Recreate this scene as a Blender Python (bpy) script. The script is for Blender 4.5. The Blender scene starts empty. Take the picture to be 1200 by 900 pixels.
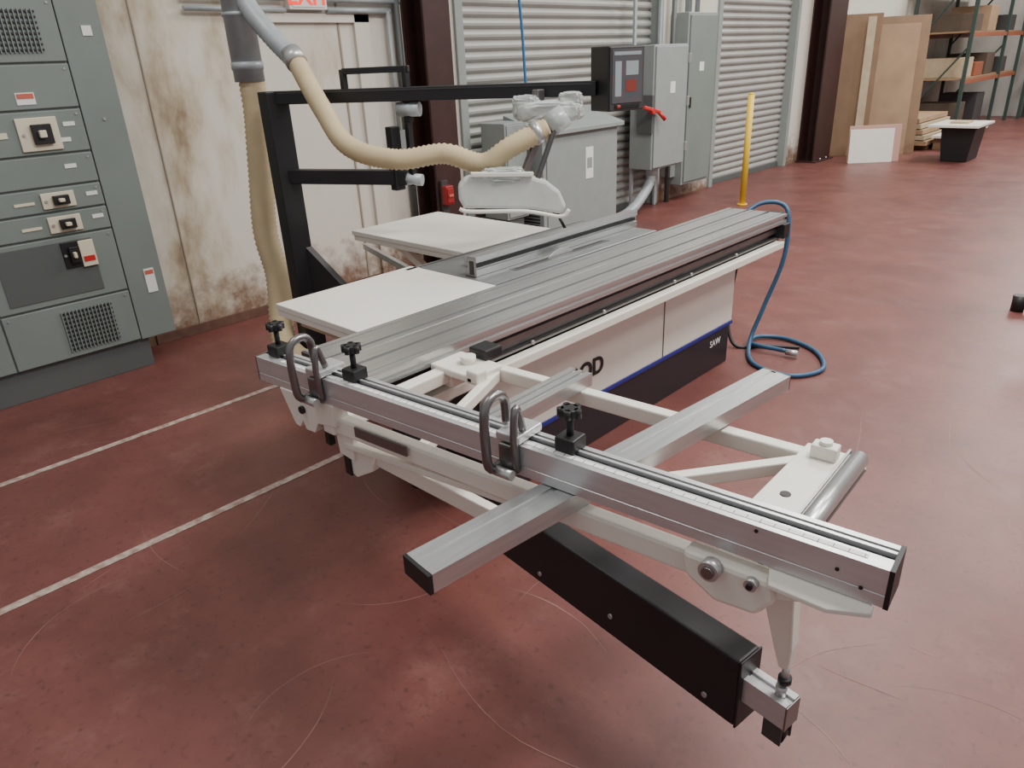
import bpy, bmesh, math, random
from mathutils import Vector, Matrix
random.seed(4)
SC=bpy.context.scene
def link(o): SC.collection.objects.link(o); return o
# ---------------- materials
def mat(name,col,rough=0.5,metal=0.0,var=0.0,scale=8.0,bump=0.0,emit=None,estr=1.0,col2=None,stretch=None):
    m=bpy.data.materials.new(name); m.use_nodes=True
    nt=m.node_tree; b=nt.nodes["Principled BSDF"]
    b.inputs["Base Color"].default_value=(*col,1); b.inputs["Roughness"].default_value=rough; b.inputs["Metallic"].default_value=metal
    tc=nt.nodes.new("ShaderNodeTexCoord"); mp=nt.nodes.new("ShaderNodeMapping"); nt.links.new(tc.outputs["Object"],mp.inputs[0])
    if stretch: mp.inputs["Scale"].default_value=stretch
    n=nt.nodes.new("ShaderNodeTexNoise"); n.inputs["Scale"].default_value=scale; n.inputs["Detail"].default_value=6
    nt.links.new(mp.outputs[0],n.inputs["Vector"])
    if var>0 or col2:
        r=nt.nodes.new("ShaderNodeValToRGB"); r.color_ramp.elements[0].position=.3; r.color_ramp.elements[1].position=.7
        c2=col2 if col2 else tuple(max(0,c*(1-var)) for c in col)
        r.color_ramp.elements[0].color=(*c2,1); r.color_ramp.elements[1].color=(*col,1)
        nt.links.new(n.outputs[0],r.inputs[0]); nt.links.new(r.outputs[0],b.inputs["Base Color"])
    if bump>0:
        bp=nt.nodes.new("ShaderNodeBump"); bp.inputs["Strength"].default_value=bump; bp.inputs["Distance"].default_value=.005
        nt.links.new(n.outputs[0],bp.inputs["Height"]); nt.links.new(bp.outputs[0],b.inputs["Normal"])
    if emit:
        b.inputs["Emission Color"].default_value=(*emit,1); b.inputs["Emission Strength"].default_value=estr
    return m
WHITE=mat("machine_white_paint",(.80,.765,.69),.4,var=.05)
LAM=mat("white_laminate",(.80,.775,.71),.35,var=.05,scale=3)
ALU=mat("aluminium",(.60,.61,.61),.32,.85,var=.18,scale=5,stretch=(14,.5,14))
ALUX=mat("aluminium_brushed",(.66,.67,.68),.36,.65,var=.10,scale=5,stretch=(.6,14,14))
ALUD=mat("aluminium_dark",(.24,.23,.23),.32,.85,var=.15)
IRON=mat("cast_iron_table",(.34,.35,.35),.4,.7,var=.2,scale=10)
BLACK=mat("black_paint",(.011,.011,.013),.45,var=.2)
BLKP=mat("black_plastic",(.009,.009,.010),.5)
DKGREY=mat("dark_grey",(.045,.043,.045),.45)
DKBROWN=mat("dark_plinth",(.018,.013,.017),.4)
BLUE=mat("blue_stripe",(.010,.014,.22),.35)
BLUEH=mat("blue_hose_rubber",(.025,.09,.18),.45)
STEEL=mat("steel_screw",(.5,.5,.5),.35,.7)
GALV=mat("galvanized",(.40,.44,.46),.42,.15,var=.18,scale=14)
HOSE=mat("tan_flex_hose",(.60,.48,.29),.55,var=.12)
GREY=mat("switchgear_grey",(.19,.225,.208),.5,var=.08,scale=3)
GREYD=mat("switchgear_dark",(.09,.10,.098),.5)
GREYL=mat("enclosure_grey",(.28,.31,.30),.45,var=.08)
RED=mat("red_plastic",(.50,.02,.02),.4)
REDD=mat("dark_red_plastic",(.30,.015,.015),.5)
CREAM=mat("breaker_cream",(.66,.60,.46),.5)
LABEL=mat("label_white",(.75,.75,.72),.5)
LABR=mat("label_red",(.5,.12,.08),.5)
YEL=mat("yellow_paint",(.78,.52,.04),.45)
MAROON=mat("maroon_steel",(.045,.016,.014),.5,var=.3)
DOORM=mat("rollup_door_paint",(.40,.395,.375),.5,.1,var=.15,scale=2)
LINE=mat("floor_line_paint",(.52,.44,.39),.6,col2=(.25,.15,.12),scale=25)
PLY=mat("plywood",(.38,.25,.15),.6,var=.2,scale=4)
PLYD=mat("plywood_dark",(.27,.165,.095),.6,var=.2,scale=4)
WOODL=mat("lumber",(.50,.40,.27),.6,var=.2)
GREEN=mat("rack_green",(.025,.05,.042),.5)
ORANGE=mat("rack_orange",(.28,.08,.035),.5)
PINK=mat("pink_board",(.5,.30,.25),.6)
CLEAR=mat("guard_pale_plastic",(.50,.54,.52),.25,var=.3,scale=16,bump=.6)
HOOD=mat("hood_plastic",(.60,.62,.60),.28,var=.18,scale=9,bump=.3)
SCREEN=mat("screen",(.05,.065,.075),.15,col2=(.10,.06,.06),scale=25,emit=(.1,.14,.16),estr=.12)
SOCK=mat("bare_wood_bracket",(.48,.38,.25),.6)
GRIME=mat("grime_base",(.14,.065,.045),.8,var=.4,scale=12)
DARKBOX=mat("dark_carton",(.10,.07,.05),.6,var=.2)
SCRATCH=mat("floor_scuff",(.36,.19,.165),.6,var=.5,scale=5)

def wall_mat():
    m=mat("painted_wall",(.70,.65,.56),.75,var=0,bump=.3,scale=6)
    nt=m.node_tree; b=nt.nodes["Principled BSDF"]; L=nt.links.new
    tc=nt.nodes.new("ShaderNodeTexCoord"); mp=nt.nodes.new("ShaderNodeMapping"); mp.inputs["Scale"].default_value=(1,1.1,.5)
    L(tc.outputs["Object"],mp.inputs[0])
    n=nt.nodes.new("ShaderNodeTexNoise"); n.inputs["Scale"].default_value=2.0; n.inputs["Detail"].default_value=10; n.inputs["Roughness"].default_value=.62
    L(mp.outputs[0],n.inputs["Vector"])
    sx=nt.nodes.new("ShaderNodeSeparateXYZ"); L(tc.outputs["Object"],sx.inputs[0])
    dy=nt.nodes.new("ShaderNodeMath"); dy.operation='SUBTRACT'; dy.inputs[1].default_value=2.15; L(sx.outputs[1],dy.inputs[0])
    ay=nt.nodes.new("ShaderNodeMath"); ay.operation='ABSOLUTE'; L(dy.outputs[0],ay.inputs[0])
    my=nt.nodes.new("ShaderNodeMapRange"); my.inputs[1].default_value=.1; my.inputs[2].default_value=.9; my.inputs[3].default_value=.12; my.inputs[4].default_value=-.02; L(ay.outputs[0],my.inputs[0])
    sub=nt.nodes.new("ShaderNodeMath"); sub.operation='SUBTRACT'; L(n.outputs[0],sub.inputs[0]); L(my.outputs[0],sub.inputs[1])
    r=nt.nodes.new("ShaderNodeValToRGB"); e=r.color_ramp.elements
    e[0].position=.22; e[0].color=(.24,.17,.11,1); e[1].position=.46; e[1].color=(.63,.60,.53,1)
    e2=e.new(.30); e2.color=(.43,.36,.26,1); e3=e.new(.38); e3.color=(.57,.52,.43,1)
    L(sub.outputs[0],r.inputs[0])
    n2=nt.nodes.new("ShaderNodeTexNoise"); n2.inputs["Scale"].default_value=6; n2.inputs["Detail"].default_value=9; n2.inputs["Roughness"].default_value=.7
    L(tc.outputs["Object"],n2.inputs["Vector"])
    ad=nt.nodes.new("ShaderNodeMath"); ad.operation='MULTIPLY_ADD'; ad.inputs[1].default_value=1.1; L(n2.outputs[0],ad.inputs[0]); L(sx.outputs[2],ad.inputs[2])
    mr=nt.nodes.new("ShaderNodeMapRange"); mr.inputs[1].default_value=.60; mr.inputs[2].default_value=.95; mr.inputs[3].default_value=1; mr.inputs[4].default_value=0
    L(ad.outputs[0],mr.inputs[0])
    mx=nt.nodes.new("ShaderNodeMixRGB"); mx.inputs[2].default_value=(.19,.11,.07,1); L(mr.outputs[0],mx.inputs[0]); L(r.outputs[0],mx.inputs[1])
    L(mx.outputs[0],b.inputs["Base Color"])
    return m
WALL=wall_mat()
def floor_mat():
    m=bpy.data.materials.new("red_painted_concrete"); m.use_nodes=True; nt=m.node_tree; b=nt.nodes["Principled BSDF"]; L=nt.links.new
    tc=nt.nodes.new("ShaderNodeTexCoord")
    n=nt.nodes.new("ShaderNodeTexNoise"); n.inputs["Scale"].default_value=1.3; n.inputs["Detail"].default_value=10; n.inputs["Roughness"].default_value=.68; L(tc.outputs["Object"],n.inputs["Vector"])
    r=nt.nodes.new("ShaderNodeValToRGB"); e=r.color_ramp.elements; e[0].position=.33; e[0].color=(.115,.037,.032,1); e[1].position=.68; e[1].color=(.185,.063,.053,1)
    L(n.outputs[0],r.inputs[0])
    n2=nt.nodes.new("ShaderNodeTexNoise"); n2.inputs["Scale"].default_value=3.2; n2.inputs["Detail"].default_value=13; n2.inputs["Roughness"].default_value=.82; L(tc.outputs["Object"],n2.inputs["Vector"])
    r2=nt.nodes.new("ShaderNodeValToRGB"); r2.color_ramp.elements[0].position=.52; r2.color_ramp.elements[1].position=.72; r2.color_ramp.elements[1].color=(.28,.28,.28,1); L(n2.outputs[0],r2.inputs[0])
    mx=nt.nodes.new("ShaderNodeMixRGB"); mx.inputs[2].default_value=(.33,.18,.155,1); L(r2.outputs[0],mx.inputs[0]); L(r.outputs[0],mx.inputs[1])
    n3=nt.nodes.new("ShaderNodeTexNoise"); n3.inputs["Scale"].default_value=38; n3.inputs["Detail"].default_value=5; L(tc.outputs["Object"],n3.inputs["Vector"])
    r3=nt.nodes.new("ShaderNodeValToRGB"); r3.color_ramp.elements[0].position=.58; r3.color_ramp.elements[1].position=.72; r3.color_ramp.elements[1].color=(.5,.5,.5,1); L(n3.outputs[0],r3.inputs[0])
    mx3=nt.nodes.new("ShaderNodeMixRGB"); mx3.inputs[2].default_value=(.055,.022,.020,1); L(r3.outputs[0],mx3.inputs[0]); L(mx.outputs[0],mx3.inputs[1])
    L(mx3.outputs[0],b.inputs["Base Color"])
    rr=nt.nodes.new("ShaderNodeMapRange"); rr.inputs[1].default_value=.3; rr.inputs[2].default_value=.7; rr.inputs[3].default_value=.34; rr.inputs[4].default_value=.5; L(n2.outputs[0],rr.inputs[0]); L(rr.outputs[0],b.inputs["Roughness"])
    bp=nt.nodes.new("ShaderNodeBump"); bp.inputs["Strength"].default_value=.06; bp.inputs["Distance"].default_value=.01; L(n2.outputs[0],bp.inputs["Height"]); L(bp.outputs[0],b.inputs["Normal"])
    return m
FLOOR=floor_mat()

# ---------------- geometry helpers
class G:
    cur=None
def group(name,loc=(0,0,0),parent=None):
    e=bpy.data.objects.new(name,None); e.empty_display_size=.1; e.location=loc; link(e); G.cur=e; e["w"]=tuple(loc)
    if parent: e.parent=parent; e.matrix_parent_inverse=Matrix.Translation(-Vector(parent["w"]))
    return e
def fin(name,me,m,bevel=0,smooth=False,top=False):
    o=bpy.data.objects.new(name,me); link(o)
    if m: me.materials.append(m)
    if not top and G.cur:
        o.parent=G.cur; o.matrix_parent_inverse=Matrix.Translation(-Vector(G.cur["w"]))
    if bevel>0:
        b=o.modifiers.new("bevel",'BEVEL'); b.width=bevel; b.segments=2; b.limit_method='ANGLE'
    if smooth:
        for p in me.polygons: p.use_smooth=True
    return o
def hexa(name,vs,m,bevel=.003,top=False):
    me=bpy.data.meshes.new(name)
    me.from_pydata([tuple(v) for v in vs],[],[(0,3,2,1),(4,5,6,7),(0,1,5,4),(1,2,6,5),(2,3,7,6),(3,0,4,7)])
    me.update(); return fin(name,me,m,bevel,top=top)
def box(name,x0,x1,y0,y1,z0,z1,m,bevel=.003,top=False):
    return hexa(name,[(x0,y0,z0),(x1,y0,z0),(x1,y1,z0),(x0,y1,z0),(x0,y0,z1),(x1,y0,z1),(x1,y1,z1),(x0,y1,z1)],m,bevel,top)
def frame(p0,p1,up=(0,0,1)):
    p0=Vector(p0);p1=Vector(p1); d=(p1-p0).normalized(); u=Vector(up)
    if abs(d.dot(u))>.98: u=Vector((0,1,0))
    s=u.cross(d).normalized(); u=d.cross(s).normalized()
    return p0,p1,d,s,u
def fixn(o):
    bm=bmesh.new(); bm.from_mesh(o.data); bmesh.ops.recalc_face_normals(bm,faces=bm.faces); bm.to_mesh(o.data); bm.free(); return o
def beam(name,p0,p1,w,h,m,bevel=.003,up=(0,0,1)):
    p0,p1,d,s,u=frame(p0,p1,up); a=s*w/2;b=u*h/2
    return fixn(hexa(name,[p0-a-b,p0+a-b,p1+a-b,p1-a-b,p0-a+b,p0+a+b,p1+a+b,p1-a+b],m,bevel))
def extr(name,p0,p1,poly,m,bevel=0,up=(0,0,1)):
    p0,p1,d,s,u=frame(p0,p1,up); n=len(poly)
    vs=[p0+s*a+u*b for a,b in poly]+[p1+s*a+u*b for a,b in poly]
    fs=[tuple(range(n)),tuple(range(2*n-1,n-1,-1))]+[(i,i+n,(i+1)%n+n,(i+1)%n) for i in range(n)]
    me=bpy.data.meshes.new(name); me.from_pydata([tuple(v) for v in vs],[],fs); me.update()
    return fixn(fin(name,me,m,bevel))
def cyl(name,p0,p1,r,m,r2=None,seg=20,bevel=0):
    p0,p1,d,s,u=frame(p0,p1); r2=r if r2 is None else r2
    vs=[]
    for i in range(seg):
        a=2*math.pi*i/seg; k=s*math.cos(a)+u*math.sin(a); vs.append(p0+k*r)
    for i in range(seg):
        a=2*math.pi*i/seg; k=s*math.cos(a)+u*math.sin(a); vs.append(p1+k*r2)
    fs=[tuple(range(seg)),tuple(range(2*seg-1,seg-1,-1))]+[(i,(i+1)%seg,(i+1)%seg+seg,i+seg) for i in range(seg)]
    me=bpy.data.meshes.new(name); me.from_pydata([tuple(v) for v in vs],[],fs); me.update()
    o=fixn(fin(name,me,m,bevel))
    for p in me.polygons:
        if len(p.vertices)==4: p.use_smooth=True
    return o
def catmull(pts,step=.01):
    P=[Vector(p) for p in pts]; P=[P[0]*2-P[1]]+P+[P[-1]*2-P[-2]]; out=[]
    for i in range(1,len(P)-2):
        n=max(2,int((P[i+1]-P[i]).length/step))
        for k in range(n):
            t=k/n
            out.append(.5*((2*P[i])+(P[i+1]-P[i-1])*t+(2*P[i-1]-5*P[i]+4*P[i+1]-P[i+2])*t*t+(3*P[i]-P[i-1]-3*P[i+1]+P[i+2])*t**3))
    out.append(P[-2]); return out
def tube(name,pts,r,m,step=.012,seg=12,rib=0):
    C=catmull(pts,step)
    d=(C[1]-C[0]).normalized(); u=Vector((0,0,1)) if abs(d.z)<.9 else Vector((1,0,0)); s=d.cross(u).normalized()
    vs=[];fs=[]
    for i,p in enumerate(C):
        dd=((C[min(i+1,len(C)-1)]-C[max(i-1,0)])).normalized()
        s=(s-dd*s.dot(dd)).normalized(); t=dd.cross(s)
        rr=r*(1-rib*(i%2)) if rib else r
        for k in range(seg):
            a=2*math.pi*k/seg; vs.append(p+(s*math.cos(a)+t*math.sin(a))*rr)
    n=len(C)
    for i in range(n-1):
        for k in range(seg):
            fs.append((i*seg+k,i*seg+(k+1)%seg,(i+1)*seg+(k+1)%seg,(i+1)*seg+k))
    fs.append(tuple(range(seg))); fs.append(tuple(range(n*seg-1,(n-1)*seg-1,-1)))
    me=bpy.data.meshes.new(name); me.from_pydata([tuple(v) for v in vs],[],fs); me.update()
    return fixn(fin(name,me,m,0,smooth=True))
def prism(name,pts,vec,m,bevel=.002):
    n=len(pts); P=[Vector(p) for p in pts]; v=Vector(vec)
    vs=P+[p+v for p in P]
    fs=[tuple(range(n)),tuple(range(2*n-1,n-1,-1))]+[(i,i+n,(i+1)%n+n,(i+1)%n) for i in range(n)]
    me=bpy.data.meshes.new(name); me.from_pydata([tuple(p) for p in vs],[],fs); me.update()
    return fixn(fin(name,me,m,bevel))
def text(name,body,loc,size,rot,m,ext=.001,off=0.0):
    t=bpy.data.curves.new(name,'FONT'); t.body=body; t.size=size; t.extrude=ext; t.offset=off; t.align_x='CENTER'; t.align_y='CENTER'
    o=bpy.data.objects.new(name,t); link(o); o.rotation_euler=rot; o.location=loc; t.materials.append(m)
    if G.cur: o.parent=G.cur; o.matrix_parent_inverse=Matrix.Translation(-Vector(G.cur["w"]))
    return o
FX=(math.pi/2,0,math.pi/2)

# ================= ROOM =================
XW=-5.1
box("floor",XW-.3,9,-7,21.5,-.1,0,FLOOR,0,top=True)
def scuffs():
    rnd=random.Random(11); vs=[];fs=[]
    marks=[(rnd.uniform(-4.6,3.0),rnd.uniform(.3,9),rnd.uniform(0,math.tau),rnd.gauss(0,1.2),rnd.uniform(.08,.6),rnd.uniform(.0007,.0017)) for k in range(170)]
    marks+=[(rnd.uniform(-3.4,.4),rnd.uniform(.3,3.2),rnd.uniform(0,math.tau),rnd.choice((-1,1))*rnd.uniform(.8,2.4),rnd.uniform(.5,1.1),rnd.uniform(.0010,.0017)) for k in range(16)]
    for k,(x,y,a,curv,L_,w) in enumerate(marks):
        n=14; p=Vector((x,y)); base=len(vs); z=.0006+.0000015*k
        for i in range(n+1):
            d=Vector((math.cos(a),math.sin(a))); s=Vector((-d.y,d.x)); ww=w*math.sin(math.pi*(i+.3)/(n+.6))
            vs.append((*(p+s*ww),z)); vs.append((*(p-s*ww),z)); p=p+d*(L_/n); a+=curv*L_/n+rnd.gauss(0,.03)
        for i in range(n): fs.append((base+2*i,base+2*i+1,base+2*i+3,base+2*i+2))
    me=bpy.data.meshes.new("floor_scratches"); me.from_pydata(vs,[],fs); me.update(); fixn(fin("floor_scratches",me,SCRATCH,0,top=True))
scuffs()
def wallpiece(name,y0,y1,z0,z1): return box(name,XW-.2,XW,y0,y1,z0,z1,WALL,0)
group("wall_left",(XW-.1,5,0))
wallpiece("panel_a",-7,4.72,0,4.2); wallpiece("lintel",4.72,11.62,3.2,4.2); wallpiece("pier",7.95,9.22,0,3.2); wallpiece("panel_b",11.62,21.5,0,4.2)
box("wall_far",XW-.2,9,21.5,21.7,0,4.2,mat("far_wall_paint",(.52,.50,.47),.8,var=.1,scale=1),0,top=True)
def rollup(name,y0,y1):
    group(name,(XW-.08,(y0+y1)/2,0))
    prof=[];z=0.05
    pitch=.092
    vs=[];fs=[]
    while z<3.2:
        for dz,dx in ((0,-.012),(.008,.004),(.024,.022),(.045,.026),(.066,.018),(.078,.0),(.084,-.012)):
            prof.append((dx,z+dz))
        z+=pitch
    for x,z in prof:
        vs.append((XW-.10+x,y0,z)); vs.append((XW-.10+x,y1,z))
    for i in range(len(prof)-1): fs.append((2*i,2*i+1,2*i+3,2*i+2))
    me=bpy.data.meshes.new("slats"); me.from_pydata(vs,[],fs); me.update(); fin("curtain_slats",me,DOORM,0)
    box("bottom_bar",XW-.11,XW-.06,y0,y1,0,.07,GREYD)
    for k,y in (("a",y0),("b",y1)):
        box("guide_"+k,XW-.1,XW+.03,y-.045,y+.045,0,3.25,GREYL)
    box("head_box",XW-.1,XW+.04,y0-.05,y1+.05,3.15,3.4,GREYD)
rollup("door_1",4.75,7.9); rollup("door_2",9.27,11.58)
group("trim_1",(XW,3.6,0))
SEAM=mat("seam_dark",(.30,.25,.19),.8)
for i,(y,w) in enumerate(((2.02,.008),(3.52,.015))): box("seam_%d"%i,XW,XW+.008,y,y+w,0,4.2,SEAM,0)
box("batten",XW,XW+.03,3.66,3.80,0,2.1,WALL); box("batten_top",XW,XW+.03,2.7,3.8,2.02,2.08,WALL)
group("baseboard_left",(XW,3,0)); box("base_curb",XW,XW+.015,1.7,4.1,0,.07,GRIME)
def column(name,y0,y1):
    group(name,(XW+.12,(y0+y1)/2,0)); ym=(y0+y1)/2
    box("flange_wall",XW,XW+.02,y0,y1,0,4.2,MAROON); box("web",XW,XW+.26,ym-.012,ym+.012,0,4.2,MAROON); box("flange_room",XW+.25,XW+.275,y0,y1,0,4.2,MAROON)
    box("base_plate",XW,XW+.33,y0-.05,y1+.05,0,.02,MAROON)
    for s in (-1,1):
        cyl("bolt%d"%s,(XW+.3,ym+s*.12,0.02),(XW+.3,ym+s*.12,.05),.015,STEEL)
column("steel_column",4.14,4.42); column("steel_column.001",12.1,12.75)
box("floor_line",-3.79,-3.75,-6,2.0,.001,.0025,LINE,0,top=True)
box("floor_line.001",-2.77,-2.73,-6,2.2,.001,.0025,LINE,0,top=True)

# ================= SWITCHGEAR =================
cx=-4.72
group("switchgear_cabinet",(-4.9,.9,0))
box("body_main",XW+.01,cx-.015,-.35,1.49,.19,2.45,GREY)
box("body_side_bay",XW+.01,cx,1.493,1.71,.19,2.45,GREY)
box("plinth",XW+.01,cx-.03,-.35,1.54,0,.19,GREYD)
seams=[.19,.52,.90,1.035,1.17,1.34,1.57,1.80,2.12,2.45]
for i in range(len(seams)-1):
    z0,z1=seams[i],seams[i+1]
    box("panel_%d"%i,cx-.02,cx,.80,1.487,z0+.006,z1-.006,GREY,.004)
    box("panel_left_%d"%i,cx-.02,cx,-.34,.79,z0+.006,z1-.006,GREY,.004)
    for y in (.83,1.46): cyl("panel_screw_%d_%d"%(i,int(y*100)),(cx,y,z1-.03),(cx+.004,y,z1-.03),.006,STEEL,seg=10)
box("recess_panel",cx-.004,cx+.004,.86,1.36,.56,.87,GREYD,.002)
for i in range(9): box("louvre_low_%d"%i,cx,cx+.008,1.09,1.37,.24+i*.027,.25+i*.027,BLKP,.001)
for i in range(14): box("louvre_bar_%d"%i,cx+.001,cx+.01,1.09+i*.0205,1.096+i*.0205,.23,.475,GREY,.001)
for i in range(8): box("louvre_top_%d"%i,cx,cx+.008,1.10,1.39,1.86+i*.026,1.87+i*.026,BLKP,.001)
for i in range(14): box("louvre_tbar_%d"%i,cx+.001,cx+.01,1.10+i*.021,1.106+i*.021,1.85,2.06,GREY,.001)
def breaker(i,y,z,w,h):
    box("breaker_plate_%d"%i,cx,cx+.012,y-w/2,y+w/2,z-h/2,z+h/2,CREAM if i!=3 else BLKP,.003)
    box("breaker_%d"%i,cx+.01,cx+.035,y-w*.18,y+w*.3,z-h*.3,z+h*.3,BLKP,.003)
    box("handle_%d"%i,cx+.03,cx+.06,y-w*.05,y+w*.12,z-h*.1,z+h*.12,CREAM,.004)
    cyl("breaker_screw_%d"%i,(cx+.012,y-w*.38,z),(cx+.018,y-w*.38,z),.008,STEEL)
breaker(0,1.25,1.45,.20,.17); breaker(1,1.25,1.10,.17,.085); breaker(2,1.25,.967,.17,.09); breaker(3,1.24,.79,.1,.15)
box("breaker_plate_4",cx+.006,cx+.02,1.28,1.36,.71,.86,CREAM); box("breaker_tag",cx+.02,cx+.024,1.29,1.35,.74,.77,RED,0)
for i,(y,z) in enumerate(((1.38,1.48),(1.34,1.40),(1.33,1.26),(1.40,1.10),(1.40,.97))): box("tag_%d"%i,cx,cx+.003,y,y+.06,z,z+.022,LABEL,0)
box("plate_row",cx,cx+.004,1.02,1.1,1.44,1.47,CREAM,0);box("plate_row2",cx,cx+.004,1.03,1.13,1.09,1.105,CREAM,0);box("plate_row3",cx,cx+.004,1.03,1.13,.955,.97,CREAM,0)
box("label_warn",cx,cx+.003,1.19,1.28,1.60,1.66,LABEL,0); box("label_warn_red",cx+.002,cx+.005,1.195,1.275,1.63,1.655,LABR,0)
box("label_side",cx+.001,cx+.004,1.60,1.66,.47,.62,LABEL,0); box("label_side_red",cx+.003,cx+.006,1.605,1.655,.585,.61,LABR,0)
box("label_nema",cx+.001,cx+.004,1.60,1.65,1.93,1.98,LABEL,0)
cyl("screw_a",(cx,1.6,1.5),(cx+.006,1.6,1.5),.008,STEEL)

group("exit_sign",(XW+.06,3.26,2.2))
box("housing",XW,XW+.07,3.10,3.41,2.10,2.30,LABEL,.006); box("face",XW+.07,XW+.075,3.12,3.39,2.115,2.28,mat("exit_face",(.7,.7,.68),.4),.002)
text("letters","EXIT",(XW+.077,3.255,2.185),.17,FX,mat("exit_red",(.7,.02,.01),.4,emit=(1,.03,.01),estr=1.2),off=.003)
group("wall_conduits",(XW+.05,3.9,2))
for i,z in enumerate((2.17,2.10)): cyl("conduit_h%d"%i,(XW+.04,2.35,z),(XW+.04,3.08,z),.016,GALV); cyl("conduit_g%d"%i,(XW+.04,3.42,z),(XW+.04,4.1-i*.1,z),.02,GALV)
cyl("conduit_v",(XW+.05,4.06,.2),(XW+.05,4.06,2.6),.025,GREYD); cyl("conduit_v2",(XW+.05,3.97,1.2),(XW+.05,3.97,2.1),.016,GALV)
box("junction_box",XW,XW+.09,3.90,4.02,1.05,1.22,GREYL)
group("red_alarm_box",(-4.75,4.24,.7)); box("box",-4.79,-4.73,4.15,4.24,.60,.76,REDD,.01); box("cover",-4.73,-4.72,4.16,4.23,.62,.74,REDD,.004); box("lever",-4.72,-4.71,4.17,4.22,.67,.69,LABR,.002)
box("bracket",-4.82,-4.79,4.16,4.23,0.0,.80,DKGREY,.002)

# ================= TRANSFORMER =================
group("floor_transformer",(-4.8,5.8,0))
box("body",-5.02,-4.6,5.25,6.42,.1,1.06,GREYL,.006); box("plinth",-5.0,-4.63,5.3,6.38,0,.1,GREYD)
prism("sloped_lid",[(-5.04,5.2,1.06),(-4.55,5.2,1.06),(-4.55,5.2,1.10),(-5.04,5.2,1.24)],(0,1.27,0),GREYL,.004)
box("door_panel",-4.6,-4.59,5.30,6.37,.14,1.03,GREYL,.004); box("label",-4.59,-4.586,5.88,6.0,.6,.9,LABEL,0); box("label2",-4.59,-4.585,5.9,5.98,.7,.8,GREYL,0)
for i in range(6): box("vent_%d"%i,-4.99,-4.65,5.244,5.25,.2+i*.03,.21+i*.03,BLKP,0)
box("aux_box",-5.0,-4.7,4.86,5.15,.35,1.2,GREYL,.006); box("aux_door",-4.7,-4.69,4.88,5.13,.37,1.18,GREYL,.004); box("aux_stand",-4.98,-4.72,4.9,5.1,0,.35,GREYD)
group("disconnect_switch_box",(-4.9,7.5,1.1))
box("case",XW+.08,-4.72,7.24,7.92,.50,1.80,GREYL,.01); box("door",-4.72,-4.70,7.26,7.90,.52,1.78,GREYL,.006)
box("strut_a",XW+.05,XW+.08,7.3,7.34,0,2.4,GALV); box("strut_b",XW+.05,XW+.08,7.8,7.84,0,2.4,GALV)
box("side_flange",-4.9,-4.70,7.20,7.24,.9,1.3,GREYD)
cyl("handle_pivot",(-4.7,7.15,1.14),(-4.64,7.15,1.14),.03,RED); beam("red_handle",(-4.66,6.98,1.19),(-4.66,7.3,1.12),.03,.04,RED,.01); cyl("handle_grip",(-4.66,7.28,1.12),(-4.62,7.34,1.04),.022,RED); beam("handle_arm",(-4.75,7.22,1.14),(-4.66,7.15,1.14),.03,.03,DKGREY)
for z in (.7,1.2,1.65): box("hinge_%d"%int(z*10),-4.71,-4.68,7.90,7.94,z-.05,z+.05,STEEL)
box("label",-4.70,-4.697,7.55,7.65,1.3,1.42,LABEL,0)
cyl("hub",(-4.85,7.45,.42),(-4.85,7.45,.52),.07,GALV)
tube("flex_conduit",[(-4.85,7.45,.45),(-4.85,7.4,.3),(-4.8,7.1,.14),(-4.75,6.8,.07),(-4.7,6.5,.07)],.06,GALV,step=.02,rib=.12)
group("breaker_panel",(-4.95,8.4,1.1))
box("tub",XW+.01,-4.86,8.14,8.80,.20,2.13,GREYL,.006); box("door",-4.86,-4.84,8.17,8.77,.23,2.10,GREY,.005); box("latch",-4.84,-4.825,8.20,8.23,1.1,1.22,BLKP); box("label",-4.84,-4.837,8.4,8.5,1.5,1.6,LABEL,0)
cyl("conduit_top",(-4.97,8.3,2.13),(-4.97,8.3,4),.04,GALV); cyl("conduit_top2",(-4.97,8.5,2.13),(-4.97,8.5,4),.03,GALV)
cyl("conduit_low",(-5.0,8.05,0),(-5.0,8.05,3),.03,GREYD)
box("wireway",XW+.01,-4.95,8.03,8.14,.3,.5,GREYL)
group("yellow_bollard",(-4.11,8.32,0)); cyl("post",(-4.11,8.32,0),(-4.11,8.32,1.24),.036,YEL); cyl("cap",(-4.11,8.32,1.24),(-4.11,8.32,1.26),.036,YEL,r2=.018); cyl("foot",(-4.11,8.32,0),(-4.11,8.32,.015),.06,YEL)
group("hanging_air_hose",(-4.5,5.2,1.8)); tube("hose",[(-4.6,4.98,3.4),(-4.6,4.99,2.4),(-4.6,5.03,1.9),(-4.6,5.06,1.4),(-4.6,5.12,1.15),(-4.62,5.16,1.19)],.012,mat("blue_line",(.03,.16,.36),.4),step=.03,seg=8)

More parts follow.
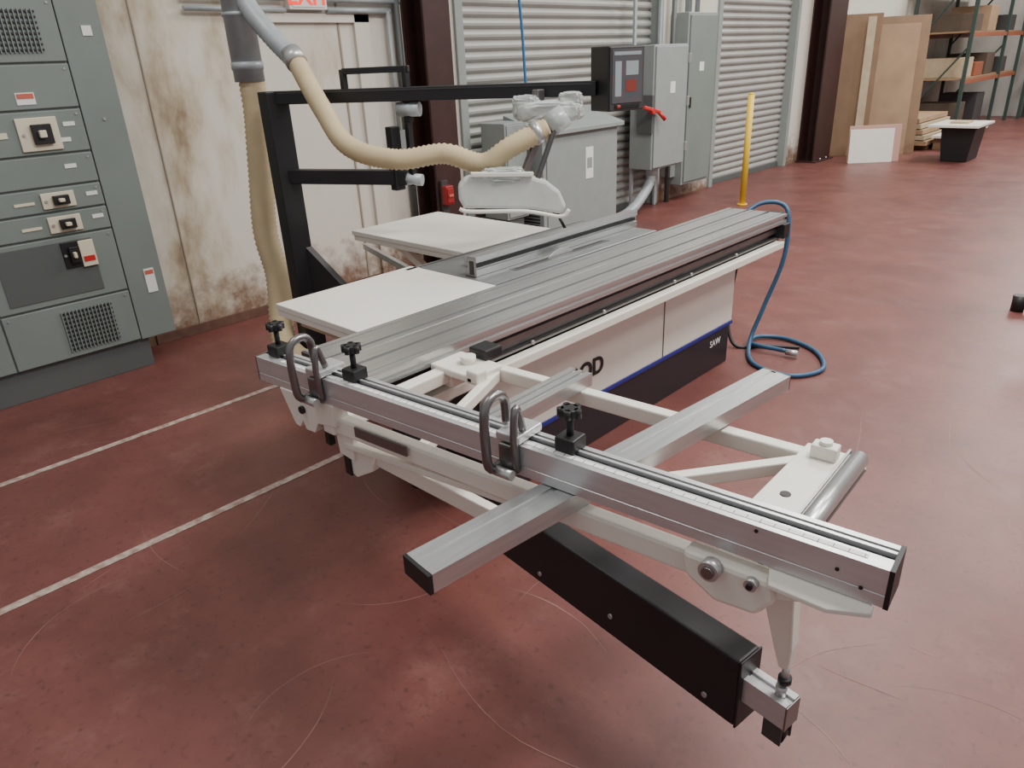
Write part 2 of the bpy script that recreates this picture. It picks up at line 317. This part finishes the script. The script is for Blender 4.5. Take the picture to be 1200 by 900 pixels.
# ================= BACKGROUND STORAGE =================
def sheet(n,a,b,h,lean,th,m):
    a=Vector((*a,0));b=Vector((*b,0)); d=(b-a).normalized(); nrm=Vector((-d.y,d.x,0)); top=nrm*lean+Vector((0,0,h))
    hexa(n,[a,b,b+nrm*th,a+nrm*th,a+top,b+top,b+top+nrm*th,a+top+nrm*th],m,.003)
group("plywood_sheets",(-4.5,13.3,0))
sheet("sheet_a",(-4.98,12.95),(-4.45,13.3),2.15,.06,.04,PLYD)
sheet("sheet_b",(-4.92,13.15),(-3.86,13.87),2.1,.2,.04,PLYD)
sheet("sheet_c",(-4.70,13.13),(-3.95,13.64),1.98,.14,.02,PLY)
sheet("sheet_d",(-4.55,12.98),(-4.45,13.06),2.1,.08,.02,WOODL)
group("small_board",(-4.1,12.3,0)); sheet("board",(-4.35,12.25),(-3.76,12.8),.55,.05,.02,PINK); sheet("board_face",(-4.32,12.22),(-3.82,12.68),.50,.05,.012,LAM)
group("lumber_stack",(-4.3,15,0))
for i in range(5): box("layer_%d"%i,-4.95+.03*i,-3.78-.04*i,14.2,16.05-.05*i,.08+i*.09,.155+i*.09,WOODL if i%2 else PLY,.004)
for i in range(3): box("bearer_%d"%i,-4.95,-3.8,14.4+i*.7,14.5+i*.7,0,.08,PLYD)
group("sheet_stack",(-3.5,15,0)); box("loose_sheet",-3.74,-3.36,14.3,16.4,.20,.24,LAM); box("loose_support",-3.72,-3.40,14.4,16.3,0,.20,PLYD)
group("pallet_rack",(-4.4,18,0))
for i,(x,y) in enumerate(((-4.9,16.3),(-3.9,16.3),(-4.9,18.9),(-3.9,18.9),(-4.9,20.4),(-3.9,20.4))): box("upright_%d"%i,x-.03,x+.03,y-.03,y+.03,0,3.6,GREEN)
for j,z in enumerate((.95,1.75,2.6)):
    for x in (-4.9,-3.9): box("beam_%d_%d"%(j,int(-x*10)),x-.02,x+.02,16.3,20.4,z,z+.07,ORANGE)
    box("deck_%d"%j,-4.88,-3.92,16.3,20.4,z+.07,z+.10,PLYD)
for j,(y,z,h,m) in enumerate(((16.6,1.05,.35,WOODL),(17.4,1.05,.25,ORANGE),(18.2,1.05,.4,DARKBOX),(19.3,1.05,.3,DKGREY),(16.7,1.85,.3,DARKBOX),(17.8,1.85,.45,PLY),(19.4,1.85,.3,DKGREY),(16.6,0,.6,DARKBOX),(18,0,.7,DKGREY))): box("stored_box_%d"%j,-4.7,-4.0,y,y+.6,z,z+h,m,.01)
for i,y in enumerate((16.3,18.9)): beam("brace_%d"%i,(-4.9,y,.3),(-3.9,y,1.6),.03,.03,GREEN); beam("brace2_%d"%i,(-4.9,y,1.6),(-3.9,y,2.9),.03,.03,GREEN)
group("storage_rack",(-3.2,21,0))
for i,x in enumerate((-3.7,-2.9)):
    for y in (20.7,21.3): box("upright_%d_%d"%(i,int(y*10)),x-.03,x+.03,y-.03,y+.03,0,3.6,GREEN)
for j,z in enumerate((1.0,2.0,2.9)): box("beam_%d"%j,-3.7,-2.9,20.67,20.72,z,z+.08,ORANGE); box("deck_%d"%j,-3.68,-2.92,20.7,21.3,z+.08,z+.12,PLYD)
for j in range(2): box("carton_%d"%j,-3.6+j*.35,-3.6+j*.35+.3,20.8,21.2,(1.12,2.12)[j%2],(1.12,2.12)[j%2]+.3,(WOODL,DARKBOX)[j%2],.01)
group("utility_table",(-3.0,13.3,0))
prism("tub",[(-3.22,13.0,0),(-2.86,13.0,0),(-2.80,12.95,.50),(-3.27,12.95,.50)],(0,.6,0),BLKP,.01)
box("rim",-3.29,-2.78,12.92,13.6,.48,.51,BLKP,.006); box("top",-3.42,-2.74,12.8,13.75,.51,.545,LAM,.004); box("papers",-3.2,-2.95,13.1,13.4,.546,.575,WOODL,.002)

# ================= PANEL SAW =================
ZT=.85
saw=group("sliding_panel_saw",(-2.2,2.6,0))
box("body",-2.62,-1.88,1.75,3.80,.25,.66,WHITE,.01)
box("body_seam",-1.882,-1.877,3.05,3.056,.26,.62,GREYD,0)
box("plinth",-2.58,-1.885,1.80,3.78,0,.24,DKBROWN,.006)
box("blue_stripe",-2.6,-1.875,1.78,3.80,.236,.254,BLUE,.002)
text("brand_letters","WOOD",(-1.876,2.34,.395),.115,FX,BLKP,off=.003); text("small_letters","SAW",(-1.883,3.62,.165),.055,FX,LABEL)
box("rail_base",-2.06,-1.74,1.22,3.96,.665,.72,WHITE,.006)
box("white_lip",-1.76,-1.70,1.25,4.00,.665,.705,WHITE,.006)
extr("rail_profile",(-1.89,1.2,.705),(-1.89,4.0,.705),[(-.15,0),(.15,0),(.15,.095),(-.13,.095),(-.13,.075),(-.145,.07),(-.145,.045),(-.12,.04),(-.12,.02),(-.15,.018)],ALUD)
for i,y in enumerate((1.9,2.35,2.9,3.05,3.5)): cyl("rail_screw_%d"%i,(-1.745,y,.725),(-1.732,y,.725),.008,STEEL)
c=.18
poly=[(-c,0),(c,0),(c,.05),(.155,.05),(.155,.044),(.145,.044),(.145,.05),(.06,.05),(.06,.035),(.045,.035),(.045,.05),(.02,.05),(.02,.046),(.01,.046),(.01,.05),(-.06,.05),(-.06,.034),(-.078,.034),(-.078,.05),(-.15,.05),(-.15,.046),(-.155,.046),(-.155,.05),(-c,.05),(-c,.035),(-c+.01,.03),(-c+.01,.02),(-c,.016)]
extr("sliding_carriage",(-1.90,1.14,.80),(-1.90,4.04,.80),poly,ALU)
box("carriage_end_near",-2.08,-1.72,1.13,1.14,.80,.849,DKGREY,.001); box("carriage_end_far",-2.08,-1.72,4.04,4.05,.79,.849,DKGREY,.001)
box("far_stop",-1.78,-1.70,3.98,4.05,.72,.80,BLKP,.004)
box("rail_end_near",-2.04,-1.74,1.19,1.2,.70,.80,BLKP,.002); box("rail_end_far",-2.04,-1.74,4.0,4.01,.67,.80,BLKP,.002)
box("iron_table",-2.60,-2.10,2.07,3.30,.80,ZT,IRON,.004)
box("table_base_casting",-2.55,-2.1,2.0,3.2,.60,.80,WHITE,.01)
box("blade_slot",-2.20,-2.19,2.3,2.95,ZT,ZT+.001,BLKP,0); box("table_insert",-2.215,-2.165,2.28,2.97,ZT,ZT+.0008,ALUD,0)
cyl("saw_blade",(-2.197,2.62,.72),(-2.193,2.62,.72),.16,STEEL,seg=48)
beam("table_apron",(-2.60,2.0,.80),(-2.60,3.3,.80),.03,.10,ALU)
box("side_table_top",-2.64,-2.085,1.36,2.065,.825,ZT,LAM,.003); box("side_table_edge",-2.635,-2.09,1.362,2.06,.80,.825,WHITE,.003)
prism("table_bracket",[(-2.5,1.45,.80),(-2.5,1.75,.80),(-2.5,1.75,.5)],(.03,0,0),SOCK); prism("table_bracket_b",[(-2.2,1.45,.80),(-2.2,1.75,.80),(-2.2,1.75,.5)],(.03,0,0),SOCK); beam("bracket_tie",(-2.55,1.42,.78),(-2.12,1.42,.78),.03,.04,SOCK)
box("ext_table_top",-3.56,-2.62,2.38,3.04,.825,ZT,LAM,.003); box("ext_table_edge",-3.55,-2.62,2.385,3.03,.795,.825,WHITE,.003)
beam("ext_brace",(-3.3,2.5,.79),(-2.62,2.5,.45),.04,.04,WHITE); beam("ext_brace_b",(-3.3,2.95,.79),(-2.62,2.95,.45),.04,.04,WHITE)
extr("rip_fence_rail",(-2.62,2.07,.80),(-3.3,2.28,.80),[(-.012,0),(.012,0),(.012,.03),(-.012,.03)],ALU)
extr("rip_fence",(-2.26,2.10,ZT+.002),(-2.26,3.32,ZT+.002),[(-.02,0),(.035,0),(.035,.03),(.02,.035),(.02,.075),(.03,.08),(.03,.085),(-.02,.085),(-.02,.06),(-.012,.058),(-.012,.03),(-.02,.028)],ALU)
prism("rip_fence_end",[(-2.30,2.092,ZT+.002),(-2.235,2.092,ZT+.002),(-2.235,2.092,ZT+.087),(-2.285,2.092,ZT+.087),(-2.285,2.092,ZT+.04),(-2.30,2.092,ZT+.03)],(0,.008,0),ALUD,.001)
box("rip_fence_end_slot",-2.268,-2.245,2.089,2.092,ZT+.012,ZT+.07,BLKP,0)
box("rip_fence_body",-2.42,-2.295,2.2,2.55,ZT+.001,ZT+.045,ALU,.004)
box("rip_fence_slot",-2.24,-2.2395,2.1,3.3,ZT+.04,ZT+.055,BLKP,0)
cyl("splitter_lever",(-2.42,2.95,.86),(-2.45,2.9,.97),.008,BLKP); cyl("splitter_knob",(-2.45,2.9,.96),(-2.455,2.89,.985),.015,BLKP)

# ================= OUTRIGGER =================
group("crosscut_outrigger_frame",(-1.1,1.3,.8),saw)
e=Vector((.9958,.0915,0)); n=Vector((-.0915,.9958,0))
def F(u,v,z):
    p=Vector((-1.955,.915,0))+e*u+n*v; return Vector((p.x,p.y,z))
FB=.855; FH=.078
fp=[(0,0),(.075,0),(.075,FH),(.062,FH),(.062,FH-.01),(.05,FH-.01),(.05,FH+.003),(.043,FH+.003),(.043,FH-.009),(.033,FH-.009),(.033,FH-.003),(0,FH-.003),(0,.028),(.0015,.027),(.0015,.024),(0,.023)]
extr("fence_profile",F(0,0,FB),F(1.737,0,FB),fp,ALUX)
beam("fence_slot_a",F(0.002,.056,FB+FH-.0085),F(1.735,.056,FB+FH-.0085),.0115,.002,BLKP,0); beam("fence_slot_b",F(.002,.038,FB+FH-.0075),F(1.735,.038,FB+FH-.0075),.009,.002,BLKP,0)
beam("fence_scale",F(.1,.02,FB+FH-.0025),F(1.70,.02,FB+FH-.0025),.012,.001,LABEL,0)
for i in range(64): beam("scale_tick_%d"%i,F(.12+i*.025,.015 if i%4 else .013,FB+FH-.0018),F(.12+i*.025,.024,FB+FH-.0018),.0012,.0006,DKGREY,0)
extr("fence_cap_right",F(1.737,0,FB),F(1.745,0,FB),[(-.001,-.001),(.076,-.001),(.076,FH+.002),(-.001,FH-.002)],BLKP); extr("fence_cap_left",F(-.006,0,FB),F(0,0,FB),[(0,0),(.075,0),(.075,FH),(0,FH-.003)],ALUD)
for i,u in enumerate((1.52,1.66,1.70)): cyl("fence_rivet_%d"%i,F(u,0,.92-.02*i),F(u,-.002,.92-.02*i),.0035,BLKP)
beam("front_rail",F(.28,.03,.785),F(1.56,.03,.785),.04,.05,WHITE,.005)
beam("back_rail",F(.27,.57,.78),F(1.52,.55,.78),.04,.045,WHITE,.005)
beam("left_end_rail",F(.30,.0,.78),F(.33,.56,.78),.05,.045,WHITE,.005)
beam("right_end_plate",F(1.46,.08,.797),F(1.49,.59,.797),.11,.012,WHITE,.003)
beam("right_end_rail",F(1.44,.01,.772),F(1.47,.57,.772),.04,.04,WHITE,.004)
beam("diagonal_right",F(1.02,.05,.78),F(1.46,.54,.78),.03,.035,WHITE,.004)
beam("diagonal_left",F(.62,.05,.78),F(.47,.55,.78),.03,.035,WHITE,.004)
box("slide_plate",-1.72,-1.52,1.38,1.52,.79,.815,WHITE,.006)
box("slide_clamp",-1.66,-1.58,1.50,1.58,.815,.85,BLKP,.006); cyl("slide_knob",(-1.62,1.46,.815),(-1.62,1.46,.84),.025,WHITE)
box("slide_foot",-1.73,-1.64,1.40,1.46,.74,.80,WHITE,.004)
box("plate_tab",-1.55,-1.50,1.38,1.43,.79,.835,WHITE,.008)
cyl("end_roller",F(1.535,.06,.79),F(1.555,.60,.79),.022,ALU,seg=24); cyl("end_roller_axle",F(1.535,.04,.79),F(1.555,.62,.79),.01,BLKP)
extr("roller_holder",F(1.51,.06,.765),F(1.53,.60,.765),[(-.045,0),(0,0),(0,.045),(-.006,.045),(-.006,.006),(-.045,.006)],ALUD)
hexa("stop_block",[F(1.46,.52,.803),F(1.52,.52,.803),F(1.52,.56,.803),F(1.46,.56,.803),F(1.46,.52,.838),F(1.52,.52,.838),F(1.52,.56,.838),F(1.46,.56,.838)],WHITE,.004)
cyl("stop_pin",F(1.49,.54,.838),F(1.49,.54,.848),.015,WHITE); cyl("plate_hole",F(1.47,.33,.803),F(1.47,.33,.805),.012,BLKP)
extr("mid_profile",F(.73,.10,.803),F(.76,.60,.803),[(-.04,0),(.04,0),(.04,.04),(.02,.04),(.02,.03),(.008,.03),(.008,.04),(-.008,.04),(-.008,.03),(-.02,.03),(-.02,.04),(-.04,.04)],ALU)
extr("cross_bar",(-.905,.655,.811),(-.785,1.89,.811),[(-.043,0),(.043,0),(.043,.042),(.015,.042),(.015,.039),(-.0,.039),(-.0,.042),(-.043,.042)],ALU)
extr("cross_bar_cap_near",(-.906,.647,.810),(-.905,.655,.810),[(-.044,0),(.044,0),(.044,.043),(-.044,.043)],BLKP)
extr("cross_bar_cap_far",(-.785,1.89,.811),(-.784,1.896,.811),[(-.043,0),(.043,0),(.043,.042),(-.043,.042)],ALUD)
prism("left_bracket",[F(.10,-.004,.855),F(.34,-.004,.855),F(.34,-.004,.79),F(.26,-.004,.78),F(.24,-.004,.745),F(.20,-.004,.745),F(.19,-.004,.77),F(.17,-.004,.745),F(.15,-.004,.75)],n*.05,WHITE)
prism("left_hanger",[F(.30,.02,.80),F(.38,.02,.80),F(.37,.02,.68),F(.31,.02,.69)],n*.04,WHITE)
beam("hanger_pin",F(.26,.03,.77),F(.26,.03,.70),.025,.02,BLKP); cyl("bracket_bolt",F(.2,-.004,.81),F(.2,-.012,.81),.012,BLKP); beam("hanger_block",F(.33,.04,.69),F(.33,.04,.62),.03,.03,BLKP)
prism("lower_plate",[F(.33,.03,.72),F(.44,.03,.72),F(.43,.03,.66),F(.36,.03,.62),F(.33,.03,.63)],n*.03,WHITE)
beam("lower_brace",F(.42,.06,.70),F(.85,.10,.62),.03,.05,WHITE,.004)
beam("lower_brace_b",F(.34,.03,.725),F(1.0,.03,.758),.03,.02,WHITE,.004)
beam("front_angle",F(.42,-.0,.80),F(.62,-.0,.80),.006,.03,ALUD,.001)
prism("right_gusset",[F(1.55,.0,.853),F(1.725,.0,.853),F(1.725,-.012,.845),F(1.66,-.035,.840),F(1.56,-.03,.840)],Vector((0,0,-.010)),WHITE)
prism("gusset_web",[F(1.55,0,.853),F(1.72,0,.853),F(1.72,0,.840),F(1.64,0,.815),F(1.56,0,.785)],n*.008,WHITE)
prism("pivot_housing",[F(1.39,-.02,.835),F(1.56,-.02,.835),F(1.57,-.02,.79),F(1.54,-.02,.75),F(1.46,-.02,.745),F(1.40,-.02,.78)],n*.05,WHITE,.01)
cyl("pivot_cap",F(1.455,-.02,.828),F(1.455,-.045,.828),.02,STEEL); cyl("pivot_cap_ring",F(1.455,-.045,.828),F(1.455,-.05,.828),.012,ALUD); cyl("pivot_bolt",F(1.53,-.02,.825),F(1.53,-.035,.825),.012,STEEL); cyl("pivot_bolt_b",F(1.53,-.035,.825),F(1.53,-.04,.825),.006,BLKP)
prism("support_leg",[(-.455,1.11,.80),(-.385,1.117,.80),(-.385,1.155,.60),(-.392,1.17,.53),(-.412,1.17,.53),(-.425,1.155,.60)],(0,.035,0),WHITE,.003)
cyl("leg_spindle",(-.40,1.185,.54),(-.40,1.185,.47),.008,STEEL); cyl("leg_nut",(-.40,1.185,.50),(-.40,1.185,.485),.014,BLKP)
ZF=FB+FH
def flip(u,i):
    beam("stop_body_%d"%i,F(u,-.008,.895),F(u+.05,-.008,.895),.014,.07,ALUD,.004)
    beam("stop_top_%d"%i,F(u-.01,.035,ZF+.012),F(u+.055,.035,ZF+.012),.09,.02,ALUX,.004)
    tube("stop_handle_%d"%i,[F(u,.02,.965),F(u,.015,1.025),F(u,-.01,1.045),F(u,-.045,1.035),F(u,-.055,1.0),F(u,-.055,.93),F(u,-.05,.885),F(u,-.03,.87),F(u,-.005,.875)],.011,ALUD,step=.01)
    tube("stop_handle_b%d"%i,[F(u+.045,.02,.96),F(u+.045,.0,1.02),F(u+.045,-.01,.99),F(u+.045,-.012,.93),F(u+.045,-.008,.87)],.009,ALUD,step=.01)
    cyl("stop_roll_%d"%i,F(u-.0,-.03,.868),F(u+.05,-.03,.868),.012,STEEL)
flip(.26,1); flip(.94,2)
def knob(u,v,i):
    beam("knob_base_%d"%i,F(u-.025,v,ZF+.014),F(u+.025,v,ZF+.014),.05,.035,BLKP,.004)
    cyl("knob_stem_%d"%i,F(u,v,.95),F(u,v,1.01),.008,BLKP); cyl("knob_cap_%d"%i,F(u,v,1.01),F(u,v,1.03),.022,BLKP,bevel=.003)
    for k in range(5):
        a=k*2*math.pi/5; cyl("knob_lobe_%d_%d"%(i,k),F(u+.02*math.cos(a),v+.02*math.sin(a),1.01),F(u+.02*math.cos(a),v+.02*math.sin(a),1.03),.008,BLKP,seg=10)
knob(.05,.05,1); knob(.39,.05,2); knob(1.09,.05,3)

# ================= SWING ARM =================
group("telescopic_support_arm",(-1.0,1.25,.4),saw)
A0=Vector((-1.35,1.315,0)); A1=Vector((-.483,1.195,0)); ad=(A1-A0).normalized()
def AP(s,z,base=A1): p=base+ad*s; return (p.x,p.y,z)
beam("arm_box",AP(-.90,.405),AP(0,.405),.075,.19,BLACK,.006)
beam("arm_end_cap",AP(0,.405),AP(.006,.405),.078,.193,BLKP,.003)
for i,s in enumerate((-.08,-.38,-.66,-.85)):
    q=Vector(AP(s,.345+.03*(i%2))); nn=Vector((ad.y,-ad.x,0)); cyl("arm_bolt_%d"%i,q+nn*.036,q+nn*.042,.007,STEEL)
extr("inner_profile",AP(-.1,.385),AP(.108,.385),[(-.025,0),(.025,0),(.025,.065),(.008,.065),(.008,.058),(-.008,.058),(-.008,.065),(-.025,.065)],ALUX)
beam("inner_end",AP(.108,.415),AP(.112,.415),.052,.067,ALUD,.002)
for sgn in (-1,1):
    nn=Vector((ad.y,-ad.x,0))*sgn*.02; q0=Vector(AP(.06,.36))+nn; q1=Vector(AP(.105,.36))+nn; beam("tip_cheek_%d"%sgn,q0,q1,.006,.06,DKGREY,.002)
cyl("tip_wheel",Vector(AP(.083,.345))+Vector((0,-.015,0)),Vector(AP(.083,.345))+Vector((0,.015,0)),.022,BLKP); cyl("tip_stud",AP(.08,.45),AP(.08,.475),.012,STEEL)
beam("arm_link",AP(-1.36,.40),AP(-.89,.40),.05,.06,DKGREY,.004)
cyl("arm_pivot",AP(-1.38,.30),AP(-1.38,.56),.03,BLACK); beam("pivot_bracket",AP(-1.38,.45),(-1.95,1.80,.45),.08,.12,BLACK,.006)
cyl("arm_handle",AP(-.98,.43),AP(-.98,.54),.018,BLKP)

# ================= OVERHEAD GUARD =================
group("overhead_blade_guard",(-3.2,2.5,0))
B0=Vector((-3.75,2.13,0)); B1=Vector((-2.22,2.98,0)); bd=(B1-B0).normalized()
def BP(s,z): p=B0+bd*s; return (p.x,p.y,z)
beam("column",(B0.x,B0.y,0),(B0.x,B0.y,1.61),.09,.13,BLACK,.006)
beam("foot",(B0.x-.15,B0.y-.05,.02),(B0.x+.3,B0.y+.16,.02),.2,.04,BLACK,.005)
beam("upper_beam",BP(-.05,1.578),BP(1.72,1.568),.07,.066,BLACK,.004)
beam("upper_beam_stripe",BP(.05,1.60),BP(1.7,1.59),.074,.006,DKGREY,0)
beam("lower_beam",BP(0,1.175),BP(.72,1.165),.06,.075,BLACK,.004)
prism("gusset",[BP(.05,.78),BP(.05,.50),BP(.30,.50)],(0,.04,0),BLACK); beam("lower_tie",BP(0,.48),BP(.5,.46),.06,.07,BLACK,.004)
beam("rear_post",BP(.66,1.10),BP(.66,1.42),.05,.06,BLACK,.004); beam("rear_post_up",BP(.76,1.44),BP(.76,1.70),.03,.03,BLACK,.003)
beam("rear_tie",BP(.42,1.69),BP(.78,1.69),.03,.03,BLACK,.003); beam("rear_tie_v",BP(.42,1.55),BP(.42,1.70),.03,.03,BLACK,.003)
cyl("slide_boss",BP(.70,1.50),BP(.82,1.50),.035,GALV); cyl("slide_boss_low",BP(.68,1.16),BP(.80,1.15),.03,GALV); beam("boss_post",BP(.75,1.12),BP(.75,1.55),.03,.03,BLACK)
def lump(nm,c,rx,ry,rz,rot,m,amp=.18,seed=0):
    bm=bmesh.new(); bmesh.ops.create_icosphere(bm,subdivisions=4,radius=1)
    rnd=random.Random(seed); ks=[(Vector((rnd.uniform(-1,1),rnd.uniform(-1,1),rnd.uniform(-1,1))).normalized(),rnd.uniform(2,11),rnd.uniform(0,6)) for _ in range(12)]
    for v_ in bm.verts:
        p=v_.co.copy(); q=sum(abs(math.sin(p.dot(k)*f_+ph))-.6 for k,f_,ph in ks)/6
        p=Vector([math.copysign(abs(t)**.5,t) for t in p])
        v_.co=Vector((p.x*rx,p.y*ry,p.z*rz))*(1+amp*q)
    bmesh.ops.transform(bm,matrix=Matrix.Translation(Vector(c))@Matrix.Rotation(rot,4,'Z'),verts=bm.verts)
    me=bpy.data.meshes.new(nm); bm.to_mesh(me); bm.free(); return fin(nm,me,m,0,smooth=False)
lump("wrapped_head",(-2.36,2.75,1.48),.155,.065,.045,.5,HOOD,.25,seed=2)
lump("wrapped_head_b",(-2.46,2.70,1.50),.06,.05,.05,.5,CLEAR,.3,seed=5)
lump("wrapped_head_c",(-2.27,2.80,1.53),.05,.04,.03,.5,HOOD,.4,seed=8)
box("head_clamp",-2.46,-2.42,2.74,2.79,1.50,1.575,ALUD,.006)
cyl("head_nozzle",(-2.29,2.66,1.42),(-2.24,2.72,1.47),.052,CLEAR)
beam("guard_hanger",(-2.33,2.66,1.42),(-2.36,2.52,1.16),.025,.035,ALUD,.004); beam("guard_hanger_b",(-2.25,2.66,1.42),(-2.25,2.5,1.16),.02,.02,DKGREY,.004)
h0=Vector((-2.47,2.24,0)); h1=Vector((-2.12,2.62,0)); hd=(h1-h0).normalized(); hn=Vector((-hd.y,hd.x,0))
def H(s,z): p=h0+hd*s; return Vector((p.x,p.y,z))
prism("hood_shell",[H(.02,1.10),H(0,1.14),H(-.0,1.20),H(.03,1.232),H(.12,1.25),H(.30,1.235),H(.40,1.20),H(.46,1.15),H(.49,1.08),H(.46,1.05),H(.32,1.08)],hn*.09,HOOD,.014)
beam("hood_top_rib",H(.06,1.248),H(.34,1.235),.03,.02,LAM,.004)
tube("hood_edge",[H(.0,1.10),H(.05,1.085),H(.3,1.072),H(.46,1.04),H(.50,1.07)],.009,LAM)
lump("hood_wrap",(-2.36,2.42,1.235),.09,.05,.03,.82,CLEAR,.35,seed=13)
group("control_panel",(-2.16,3.03,1.6))
pn=Vector((.945,-.325,0)); pr=Vector((.325,.945,0)); pc=Vector((-2.16,3.03,0))
def PP(a,b,z): p=pc+pr*a+pn*b; return Vector((p.x,p.y,z))
def pbox(nm,a0,a1,b0,b1,z0,z1,m,bv=.004): return fixn(hexa(nm,[PP(a0,b0,z0),PP(a1,b0,z0),PP(a1,b1,z0),PP(a0,b1,z0),PP(a0,b0,z1),PP(a1,b0,z1),PP(a1,b1,z1),PP(a0,b1,z1)],m,bv))
pbox("housing",-.10,.10,-.10,.05,1.465,1.745,BLACK,.006); pbox("bezel",-.095,.095,.05,.056,1.47,1.74,DKGREY); pbox("screen",-.085,.085,.055,.059,1.50,1.73,SCREEN,.001)
pbox("icon_row",-.07,.07,.055,.060,1.478,1.495,BLKP,.001); pbox("button_red",-.06,-.04,.058,.066,1.48,1.493,RED); pbox("yoke",-.03,.03,-.13,-.10,1.54,1.62,BLACK)
SCP=mat("screen_pale",(.28,.33,.35),.3)
pbox("on_screen_window",-.01,.05,.0585,.0600,1.55,1.60,mat("screen_red",(.22,.04,.03),.3),0); pbox("on_screen_bar",-.075,.075,.0585,.0600,1.705,1.72,SCP,0); pbox("on_screen_window_b",-.07,-.035,.0585,.0600,1.53,1.68,SCP,0); pbox("on_screen_window_c",-.01,.06,.0585,.0600,1.62,1.68,SCP,0)
pbox("label",.1,.102,-.05,.0,1.6,1.7,LABEL,0)

# ================= DUST DUCTS =================
group("dust_extraction_duct",(-4,2.15,1.5))
cyl("main_pipe",(-4,2.15,1.66),(-4,2.15,4.2),.080,GALV,seg=28)
cyl("collar",(-4,2.15,1.72),(-4,2.15,1.76),.085,GALV,seg=28); cyl("collar_b",(-4,2.15,1.98),(-4,2.15,2.0),.085,GALV,seg=28)
tube("branch_metal",[(-4,2.15,2.16),(-3.9,2.17,2.0),(-3.78,2.2,1.87),(-3.6,2.22,1.735)],.052,GALV,step=.014,rib=.06,seg=20)
tube("drop_hose",[(-4,2.16,1.70),(-3.99,2.15,1.5),(-4,2.12,1.2),(-4,2.08,.85),(-3.95,2.08,.6),(-3.9,2.03,.35),(-3.8,1.98,.2),(-3.5,2.0,.14),(-2.9,2.2,.14),(-2.7,2.4,.2)],.073,HOSE,step=.014,rib=.1,seg=20)
tube("guard_hose",[(-3.62,2.22,1.75),(-3.29,2.13,1.517),(-3.08,2.11,1.359),(-2.83,2.19,1.303),(-2.67,2.35,1.319),(-2.5,2.43,1.273),(-2.39,2.51,1.344),(-2.29,2.65,1.415)],.049,HOSE,step=.011,rib=.12,seg=20)
cyl("hose_clamp",(-3.66,2.22,1.79),(-3.6,2.215,1.735),.056,STEEL)
cyl("hose_clamp_b",(-2.33,2.60,1.39),(-2.31,2.625,1.405),.053,STEEL)

# ================= BLUE HOSE AT FAR END =================
group("air_supply_hose",(-1.7,4.2,0))
tube("hose",[(-2.02,4.09,.80),(-1.96,4.2,.86),(-1.86,4.26,.86),(-1.80,4.25,.79),(-1.78,4.2,.55),(-1.84,4.12,.25),(-1.86,4.02,.05),(-1.72,3.80,.015),(-1.48,3.76,.015),(-1.38,3.96,.015),(-1.52,4.2,.015),(-1.75,4.30,.015),(-1.9,4.22,.02),(-1.86,4.05,.035),(-1.64,4.05,.035)],.013,BLUEH,step=.02,seg=10)
tube("cable",[(-2.02,4.07,.75),(-2.05,4.15,.5),(-2.05,4.08,.2),(-1.95,4.0,.02),(-1.8,4.1,.015),(-1.62,4.2,.015)],.011,BLKP,step=.02,seg=8)
cyl("coupling",(-1.64,4.05,.03),(-1.57,4.06,.03),.018,STEEL); box("fitting",-1.86,-1.78,4.07,4.13,.79,.84,BLKP,.004)
group("roller_stand",(-.5,5.8,0))
X,Y=-.53,5.85
cyl("post",(X,Y,.05),(X,Y,.9),.03,BLKP)
for i in range(4):
    a=i*math.pi/2+.4; beam("leg_%d"%i,(X,Y,.16),(X+.27*math.cos(a),Y+.27*math.sin(a),.07),.05,.06,BLKP); cyl("pad_%d"%i,(X+.27*math.cos(a),Y+.27*math.sin(a),0),(X+.27*math.cos(a),Y+.27*math.sin(a),.11),.04,BLKP)
cyl("hub",(X,Y,.08),(X,Y,.22),.05,BLKP); beam("head",(X-.12,Y,.92),(X+.3,Y,.92),.06,.05,BLKP); cyl("roller",(X-.12,Y,.97),(X+.3,Y,.97),.03,STEEL)

# ================= CAMERA =================
cam=bpy.data.cameras.new("camera"); co=bpy.data.objects.new("camera",cam); link(co); SC.camera=co
A=Vector((890,-420)); V=Vector((90,1908)); f=math.sqrt(-(A.dot(V)))
a=Vector((A.x,A.y,f)).normalized(); v=Vector((V.x,V.y,f)).normalized(); Zc=-v; Yc=a; Xc=Yc.cross(Zc)
Xc.normalize(); Yc=Zc.cross(Xc)
R=Matrix(((Xc.x,-Xc.y,-Xc.z),(Yc.x,-Yc.y,-Yc.z),(Zc.x,-Zc.y,-Zc.z)))
co.matrix_world=Matrix.Translation((0,0,1.7))@R.to_4x4()
cam.sensor_width=36; cam.lens=f*36/1200; cam.clip_start=.05; cam.clip_end=200

# ================= LIGHT =================
w=bpy.data.worlds.new("world"); SC.world=w; w.use_nodes=True; bg=w.node_tree.nodes["Background"]; bg.inputs[0].default_value=(.98,.98,1,1); bg.inputs[1].default_value=.47
def area(name,loc,sx,sy,p,col=(1,.97,.91)):
    l=bpy.data.lights.new(name,'AREA'); l.shape='RECTANGLE'; l.size=sx; l.size_y=sy; l.energy=p; l.color=col
    o=bpy.data.objects.new(name,l); link(o); o.location=loc
    return o
area("ceiling_lamp",(.6,3.4,5.5),1.3,2.4,370)
area("ceiling_lamp.001",(-2.2,7.5,5.5),1.2,2.4,280)
area("ceiling_lamp.002",(3,8,5.5),1.2,2.4,320)
area("ceiling_lamp.003",(-2.8,.2,5.5),1.2,1.6,60)
area("ceiling_lamp.004",(-1,14,5.5),1,3,430)
area("ceiling_lamp.005",(-2.0,18.5,5.5),1,3,270)
